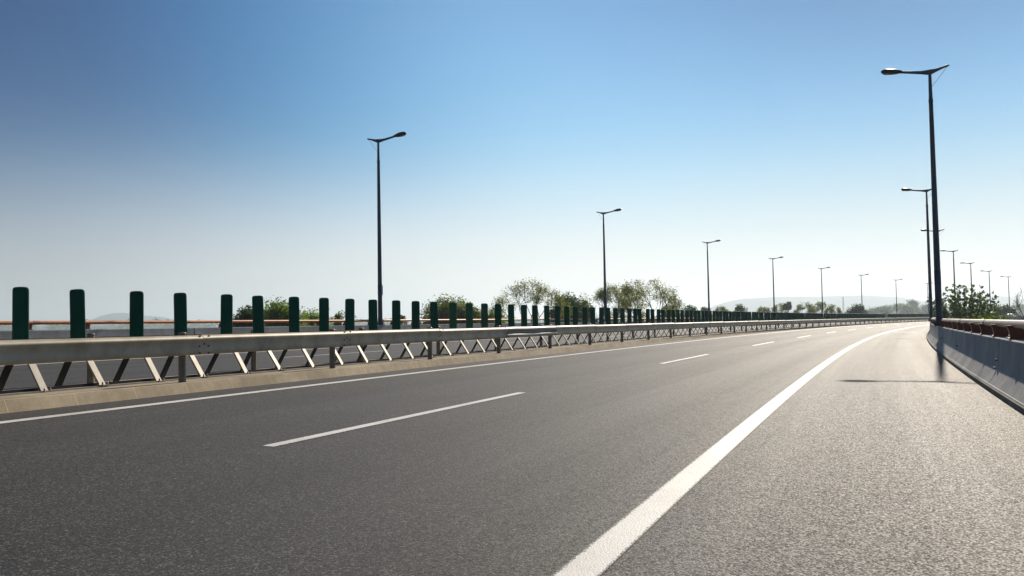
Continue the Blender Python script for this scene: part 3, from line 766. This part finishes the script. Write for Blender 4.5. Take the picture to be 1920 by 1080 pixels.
def car_proto():
    root=empty('car',(0,0,0)); Wd=1.72
    # side outline (y forward, z), lofted across the width with tumblehome
    lower=[(-2.05,.34),(-2.1,.55),(-2.06,.86),(-1.2,.93),(.75,.93),(1.75,.80),(2.1,.62),(2.12,.36),(1.9,.24),(-1.9,.24)]
    m=MB(); n=len(lower); xs=[(-.86,.93),(-.80,1.),(0,1.01),(.80,1.),(.86,.93)]
    for x,k in xs:
        for y,z in lower: m.v.append(Vector((x,y*k,.58+(z-.58)*k)))
    for i in range(len(xs)-1):
        for j in range(n): m.f.append([i*n+j,i*n+(j+1)%n,(i+1)*n+(j+1)%n,(i+1)*n+j])
    m.f.append(list(range(n))); m.f.append([4*n+j for j in range(n)][::-1])
    body=m.build('body',M['car_paint'],root,40)
    g=MB()
    for z,y0,y1,w in ((.92,-1.9,.85,.80),(1.36,-1.45,.10,.64)):
        for x,y in ((-w,y0),(w,y0),(w,y1),(-w,y1)): g.v.append(Vector((x,y,z)))
    g.f=[[0,1,5,4],[1,2,6,5],[2,3,7,6],[3,0,4,7],[4,5,6,7],[3,2,1,0]]
    g.build('window',M['car_glass'],root,20)
    t=MB()
    for z,y0,y1,w in ((1.355,-1.5,.16,.665),(1.43,-1.36,-.02,.58)):
        for x,y in ((-w,y0),(w,y0),(w,y1),(-w,y1)): t.v.append(Vector((x,y,z)))
    t.f=[[0,1,5,4],[1,2,6,5],[2,3,7,6],[3,0,4,7],[4,5,6,7],[3,2,1,0]]
    for x in (-1,1):
        for (ya,yb,yc,yd) in ((-1.92,-1.47,-1.80,-1.38),(.80,.06,.90,.16),(-.55,-.55,-.45,-.47)):
            k=len(t.v)
            for (y,z,w) in ((ya,.92,.81),(yc,.92,.81),(yd,1.37,.65),(yb,1.37,.65)): t.v.append(Vector((x*w,y,z)))
            for (y,z,w) in ((ya,.92,.78),(yc,.92,.78),(yd,1.37,.62),(yb,1.37,.62)): t.v.append(Vector((x*w,y,z)))
            t.f+=[[k,k+1,k+2,k+3],[k+7,k+6,k+5,k+4],[k,k+4,k+5,k+1],[k+1,k+5,k+6,k+2],[k+2,k+6,k+7,k+3],[k+3,k+7,k+4,k]]
    t.build('roof',M['car_paint'],root,30)
    for x in (-.76,.76):
        for y in (-1.3,1.35):
            w=MB(); w.tube([Vector((x-.1,y,.31)),Vector((x+.1,y,.31))],.31,18); ww=w.build('wheel',M['tyre_rubber'],root,40)
            w=MB(); w.tube([Vector((x-.105,y,.31)),Vector((x+.105,y,.31))],.19,14); w.build('rim',M['rim_metal'],ww,40)
    for x in (-.68,.68):
        w=MB(); w.box((x,-2.075,.74),(.24,.06,.16)); w.build('tail_light',M['tail_lamp'],root)
        w=MB(); w.box((x,1.98,.68),(.3,.12,.12)); w.build('headlight',M['lamp_glass'],root)
    w=MB(); w.box((0,-2.09,.5),(1.5,.07,.14)); w.build('bumper',M['car_paint'],root)
    return root
car=car_proto(); car.location=W(272,-1.9,.004); car.rotation_euler=(0,0,-head(272)); tag(car,'small white car far down the road near the right edge','car')
c2=copy_tree(car); c2.location=W(214,-1.9,.004); c2.rotation_euler=(0,0,-head(214)); tag(c2,'white car mostly hidden behind the leafy bush, only its roof showing','car')

# ------------------------------------------------------------------ haze
def haze(density):
    m=MB(); X=7000; m.box((0,2500,(-2.6+225)/2),(2*X,2*X,225+2.6))
    t=NT('haze_air'); v=t.n('VolumePrincipled'); v.inputs['Color'].default_value=(.78,.90,1,1); v.inputs['Density'].default_value=density; v.inputs['Anisotropy'].default_value=.42
    t.L(v.outputs[0],t.out.inputs['Volume'])
    o=link('haze',m.mesh('haze'),t.m,None,0); tag(o,'thin pale blue haze over the far trees and hills','haze',None,'stuff')
haze(.00020)

# ------------------------------------------------------------------ light, sky, camera
AZ,EL=R(26.1),R(29.1)
sd=Vector((math.sin(AZ)*math.cos(EL),math.cos(AZ)*math.cos(EL),math.sin(EL)))
L=bpy.data.lights.new('sun','SUN'); L.energy=5.0; L.angle=R(.6); L.color=(1.,.89,.74)
so=bpy.data.objects.new('sun',L); COL.objects.link(so); so.rotation_euler=(-sd).to_track_quat('-Z','Y').to_euler(); so.location=(0,0,60)
w=bpy.data.worlds.new('World'); scn.world=w; w.use_nodes=True; nt=w.node_tree; nt.nodes.clear()
sky=nt.nodes.new('ShaderNodeTexSky'); sky.sky_type='NISHITA'; sky.sun_disc=False; sky.sun_elevation=EL; sky.sun_rotation=AZ
sky.air_density=1.; sky.dust_density=0.; sky.ozone_density=1.6; sky.altitude=0
def wn(typ,**kw):
    x=nt.nodes.new('ShaderNode'+typ)
    for k,v in kw.items(): setattr(x,k,v)
    return x
def wramp(sock,stops,lo,hi):
    mr=wn('MapRange'); mr.inputs[1].default_value=lo; mr.inputs[2].default_value=hi; nt.links.new(sock,mr.inputs[0])
    r=wn('ValToRGB'); e=r.color_ramp; e.interpolation='B_SPLINE'
    while len(e.elements)<len(stops): e.elements.new(.5)
    for q,(p,c) in zip(e.elements,stops): q.position=(p-lo)/(hi-lo); q.color=(*c,1)
    nt.links.new(mr.outputs[0],r.inputs[0]); return r.outputs[0]
def wmix(mode,f,a,b):
    x=wn('Mix',data_type='RGBA',blend_type=mode)
    for i,v in ((0,f),(6,a),(7,b)):
        if isinstance(v,bpy.types.NodeSocket): nt.links.new(v,x.inputs[i])
        elif i==0: x.inputs[0].default_value=v
        else: x.inputs[i].default_value=(*v,1)
    return x.outputs[2]
tc=wn('TexCoord'); dot=wn('VectorMath',operation='DOT_PRODUCT'); dot.inputs[1].default_value=sd; nt.links.new(tc.outputs['Generated'],dot.inputs[0])
ac=wn('Math',operation='ARCCOSINE'); nt.links.new(dot.outputs['Value'],ac.inputs[0])
dg=wn('Math',operation='MULTIPLY'); dg.inputs[1].default_value=180/math.pi; nt.links.new(ac.outputs[0],dg.inputs[0])
sx=wn('SeparateXYZ'); nt.links.new(tc.outputs['Generated'],sx.inputs[0])
SKYK=1.
# pale ground haze low down, clear air above; darkest in the polarised band away from the sun
white=wramp(sx.outputs[2],[(0.,(.80,.80,.80)),(.06,(.76,.76,.76)),(.13,(.58,.58,.58)),(.22,(.12,.12,.12)),(.36,(0,0,0))],0.,.4)
col=wmix('MIX',white,sky.outputs[0],(9.35,8.85,8.45))
low=wramp(dg.outputs[0],[(0,(.34,.35,.37)),(18,(.50,.50,.51)),(28,(.86,.83,.82)),(36,(.92,.89,.88)),(45,(.74,.78,.81)),(56,(.46,.50,.54)),(75,(.40,.42,.45)),(180,(.5,.5,.5))],0.,180.)
high=wramp(dg.outputs[0],[(0,(.05,.28,.44)),(12,(.17,.44,.62)),(22,(.40,.74,.88)),(30,(.42,.77,.90)),(40,(.0,.37,.62)),(50,(.0,.13,.32)),(75,(.0,.14,.30)),(180,(.15,.3,.4))],0.,180.)
hi=wramp(sx.outputs[2],[(0.,(0,0,0)),(.06,(.04,.04,.04)),(.12,(.32,.32,.32)),(.19,(.84,.84,.84)),(.26,(1,1,1)),(.34,(1,1,1))],0.,.4)
col=wmix('MULTIPLY',1.,col,wmix('MIX',hi,low,high))
mp=wn('Mapping'); mp.inputs['Scale'].default_value=(1.2,1.2,5.); nt.links.new(tc.outputs['Generated'],mp.inputs[0])
nz=wn('TexNoise'); nz.inputs['Scale'].default_value=2.6; nz.inputs['Detail'].default_value=6; nz.inputs['Roughness'].default_value=.55; nt.links.new(mp.outputs[0],nz.inputs['Vector'])
col=wmix('MULTIPLY',1.,col,wramp(nz.outputs[0],[(.3,(.97,.975,.98)),(.7,(1.03,1.025,1.02))],.0,1.))   # uneven thin haze
bg=wn('Background'); bg.inputs[1].default_value=.10
ou=wn('OutputWorld'); nt.links.new(col,bg.inputs[0]); nt.links.new(bg.outputs[0],ou.inputs[0])
cd=bpy.data.cameras.new('camera'); cam=bpy.data.objects.new('camera',cd); COL.objects.link(cam); scn.camera=cam
cd.sensor_width=36; cd.lens=36*F_PX/1920; cd.clip_end=30000; cd.clip_start=.05
cr,sr=math.cos(ROLL),math.sin(ROLL); cp,sp=math.cos(PITCH),math.sin(PITCH)
r0=Vector((1,0,0)); u0=Vector((0,-sp,cp)); f0=Vector((0,cp,sp))
rt=r0*cr-u0*sr; up=r0*sr+u0*cr
mt=Matrix((rt,up,-f0)).transposed().to_4x4(); mt.translation=(0,0,CAM_H); cam.matrix_world=mt
scn.view_settings.view_transform='Standard'; scn.view_settings.look='None'; scn.view_settings.gamma=1; scn.view_settings.exposure=.2
scn.cycles.volume_bounces=1; scn.cycles.max_bounces=6; scn.cycles.use_denoising=True
scn.cycles.sample_clamp_indirect=6
